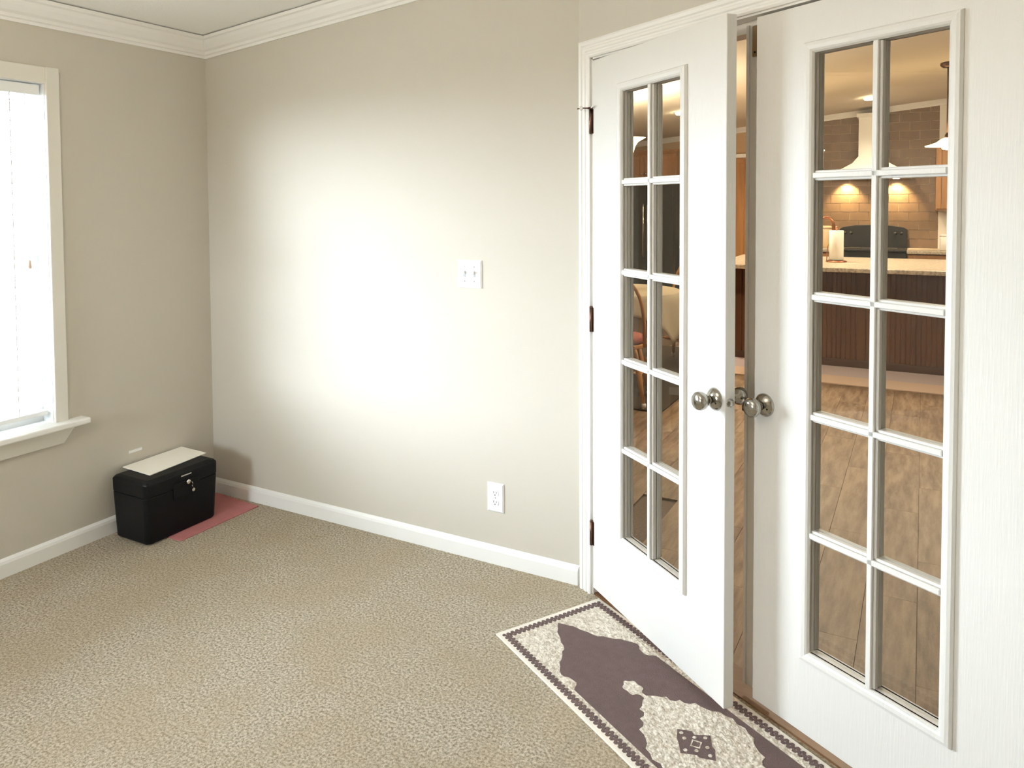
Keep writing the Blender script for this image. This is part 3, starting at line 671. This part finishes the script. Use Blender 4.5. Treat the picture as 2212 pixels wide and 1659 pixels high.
# pendants
def pendant(x, y, label):
    e = tag(empty('pendant_lamp', (x, y, 1.9)), label, 'lamp', 'pendant lamps over the island')
    top = zk(x) - 1.9
    MB().lathe([(.062, top - .002), (.062, top - .028), (.045, top - .045), (.008, top - .05)], 20).build('ceiling_cup', M_bronze, e)
    MB().tube([(0, 0, .17), (0, 0, top - .04)], .006, 8).build('rod', M_bronze, e)
    MB().lathe([(.012, .19), (.02, .17), (.022, .15), (.01, .145)], 14).build('socket', M_bronze, e)
    MB().lathe([(.022, .155), (.045, .145), (.085, .115), (.14, .095), (.172, .088), (.172, .082), (.135, .085), (.08, .10), (.04, .13), (.022, .14)], 32, cap=False).build('shade', M_shade, e)
    MB().lathe([(.004, .05), (.035, .056), (.052, .085), (.045, .115), (.02, .14)], 18).build('bulb', M_bulb, e)
    l = bpy.data.lights.new('pendant_light', 'POINT'); l.energy = 56; l.color = (1, .84, .62); l.shadow_soft_size = .06
    lo_ = bpy.data.objects.new('pendant_light', l); COL.objects.link(lo_); lo_.location = (0, 0, .02); lo_.parent = e
pendant(.175, 7.72, 'white glass pendant lamp near the right edge of the closed door')
pendant(-1.00, 7.72, 'white glass pendant lamp peeking in at the left pane edge')
# recessed lights
def can(x, y, label, en):
    z = zk(x)
    e = tag(empty('recessed_light', (x, y, z)), label, 'ceiling light', 'recessed kitchen lights')
    e.rotation_euler = (0, -math.atan(SL), 0)
    MB().lathe([(.085, -.001), (.085, -.006), (.07, -.008)], 24, cap=False).build('ring', M_white, e)
    MB().lathe([(.06, -.03), (.07, -.012), (.07, -.002)], 24).build('lamp', M_can, e)
    l = bpy.data.lights.new('can_light', 'SPOT'); l.energy = en; l.color = (1, .86, .65); l.spot_size = radians(150); l.spot_blend = .8; l.shadow_soft_size = .06
    lo_ = bpy.data.objects.new('can_light', l); COL.objects.link(lo_); lo_.location = (0, 0, -.05); lo_.parent = e
can(-2.33, 8.15, 'lit recessed ceiling light seen through the open door', 115)
can(-.53, 9.28, 'lit recessed ceiling light near the range hood', 140)
can(-.45, 5.3, 'unseen recessed light added to brighten the floor just beyond the doors', 220)  # extra out-of-view can, added to light the near kitchen floor

# dining table
TC = (-2.20, 6.04)
tb = tag(empty('dining_table', (TC[0], TC[1], .012)), 'round wooden pedestal dining table under a cream cloth', 'table')
MB().lathe([(.43, .715), (.45, .72), (.45, .742), (.435, .748)], 48).build('table_top', M_wood2, tb)
MB().lathe([(.07, .12), (.05, .25), (.075, .40), (.05, .60), (.09, .715)], 20).build('pedestal', M_wood2, tb)
for k in range(4):
    a = k * pi / 2 + pi / 4
    MB().tube([(.05 * cos(a), .05 * sin(a), .20), (.20 * cos(a), .20 * sin(a), .12), (.34 * cos(a), .34 * sin(a), .026)], [.035, .03, .026], 8).build('foot', M_wood2, tb)
# tablecloth : square cloth over a round top
R0, HALF = .455, .60
nseg = 96; rings = []
def drop(a):
    b = (a - radians(20)) % (pi / 2); b = b if b < pi / 4 else pi / 2 - b
    return HALF / cos(b)
cl = MB(); rr_list = []
for t_i in range(0, 10):
    ring = []
    for i in range(nseg):
        a = 2 * pi * i / nseg; L = drop(a)
        if t_i == 0: r, z = .02, .752
        elif t_i == 1: r, z = .25, .752
        elif t_i == 2: r, z = R0 - .01, .752
        elif t_i == 3: r, z = R0 + .004, .745
        else:
            f_ = (t_i - 3) / 6.0; hang = L - R0; z = .745 - hang * f_
            r = R0 + .006 + (.05 + .02 * cos(8 * a)) * f_ + .035 * f_ * (1 if L > .7 else .4)
        ring.append((r * cos(a), r * sin(a), z))
    rr_list.append(ring)
cl.loft(rr_list, True, False, True)
co = cl.build('tablecloth', M_cloth); co.location = (TC[0], TC[1], .012)
sm = co.modifiers.new('thickness', 'SOLIDIFY'); sm.thickness = .003; sm.offset = 1
tag(co, 'cream cloth draped over the round dining table', 'tablecloth')
dm = tag(MB().box(-3.9, -1.62, 5.17, 7.6, 0, .012).build('dining_rug', M_mat, None, .003), 'dark charcoal rug under the dining table', 'rug')
# bow-back chairs
def chair(x, y, rz, label):
    e = tag(empty('dining_chair', (x, y, .012), rz), label, 'chair', 'bow-back dining chairs')        # local +y is the way the sitter faces
    pts = [(.21 * cos(a) * (1 if sin(a) < 0 else .98), .20 * sin(a)) for a in [2 * pi * k / 28 for k in range(28)]]
    MB().prism(pts, .415, .445).build('seat', M_wood2, e, .008)
    MB().loft([[(p[0] * q, p[1] * q, z) for p in pts] for q, z in ((.9, .446), (.97, .46), (.97, .485), (.85, .50), (.3, .505))], smooth=True).build('cushion', M_cush, e)
    for sx in (-1, 1):
        for sy in (-1, 1):
            lg = MB().tube([(sx * .13, sy * .13, .42), (sx * .17, sy * .17, .20), (sx * .20, sy * .205, .03)], [.016, .020, .012], 10).build('leg', M_wood2, e)
            MB().lathe([(.016, 0), (.016, .035), (.012, .037)], 12, M=T(sx * .203, sy * .208, 0)).build('foot_cap', M_plate, lg)
    for sx in (-1, 1): MB().tube([(sx * .168, -.17, .21), (sx * .168, .17, .21)], .010, 8).build('stretcher', M_wood2, e)
    MB().tube([(-.165, 0, .21), (.165, 0, .21)], .010, 8).build('stretcher', M_wood2, e)
    bow = []
    for k in range(21):
        t = k / 20; a = pi * t; bow.append((.205 * cos(a) * (1 + .06 * sin(a)), -.165 - .10 * sin(a) ** .7, .44 + .52 * sin(a) ** .62 if 0 < k < 20 else .44))
    MB().tube(bow, .013, 8).build('bow', M_wood2, e)
    for k, sx in enumerate((-.13, -.078, -.026, .026, .078, .13)):
        zt_ = .44 + .52 * (1 - (sx / .217) ** 2) ** .31
        MB().tube([(sx * .85, -.165, .44), (sx, -.258, zt_ - .01)], .007, 6).build('spindle', M_wood2, e)
    return e
chair(-2.0, 5.34, radians(14), 'oak bow-back chair with rose cushion nearest the open door')
chair(-1.98, 6.86, radians(162), 'oak bow-back chair on the far side of the dining table')
# chandelier
HX, HY = -2.43, 6.24
chd = tag(empty('chandelier', (HX, HY, 1.98)), 'chandelier with upturned white glass shades over the dining table', 'chandelier')
top = zk(HX) - 1.98
MB().lathe([(.06, top - .002), (.06, top - .02), (.01, top - .05)], 18).build('ceiling_cup', M_bronze, chd)
MB().tube([(0, 0, .1), (0, 0, top - .03)], .006, 8).build('rod', M_bronze, chd)
MB().lathe([(.004, -.16), (.02, -.14), (.03, -.10), (.014, 0), (.02, .08), (.008, .11)], 16).build('hub', M_bronze, chd)
for k in range(3):
    a = radians(-22) + k * 2 * pi / 3; ca, sa = cos(a), sin(a)
    ar = MB().tube([(.015 * ca, .015 * sa, -.07), (.12 * ca, .12 * sa, -.14), (.20 * ca, .20 * sa, -.13), (.25 * ca, .25 * sa, -.075)], .006, 8).build('arm', M_bronze, chd)
    MB().lathe([(.004, -.075), (.022, -.07), (.030, -.04), (.042, 0), (.065, .035), (.105, .058), (.128, .070), (.108, .066), (.066, .048), (.036, .005), (.020, -.05)], 28, M=T(.25 * ca, .25 * sa, 0), cap=False).build('shade', M_shade, ar)
    l = bpy.data.lights.new('chandelier_light', 'POINT'); l.energy = 65; l.color = (1, .82, .56); l.shadow_soft_size = .04
    lo_ = bpy.data.objects.new('chandelier_light', l); COL.objects.link(lo_); lo_.location = (.25 * ca, .25 * sa, .05); lo_.parent = chd

# unseen ceiling lamp added for warm fill, above and behind the viewpoint
rl = tag(empty('fill_ceiling_lamp', (-1.5, .1, zc(-1.5))), 'unseen opal glass bowl lamp added for warm fill in the carpeted room', 'ceiling lamp')
MB().lathe([(.07, .004), (.07, -.02), (.05, -.035), (.012, -.04)], 24).build('ceiling_cup', M_nickel, rl)
MB().tube([(0, 0, -.03), (0, 0, -.34)], .008, 8).build('rod', M_nickel, rl)
MB().lathe([(.012, -.33), (.03, -.335), (.03, -.345), (.012, -.35)], 16).build('hub', M_nickel, rl)
MB().lathe([(.02, -.42), (.08, -.41), (.14, -.375), (.175, -.325), (.17, -.322), (.135, -.368), (.078, -.402), (.02, -.412)], 32, cap=False).build('bowl', emit('opal_bowl', (1, .84, .62), 5), rl)
l = bpy.data.lights.new('fill_lamp_light', 'POINT'); l.energy = 92; l.color = (1, .90, .76); l.shadow_soft_size = .12
lo_ = bpy.data.objects.new('fill_lamp_light', l); COL.objects.link(lo_); lo_.location = (0, 0, -.28); lo_.parent = rl
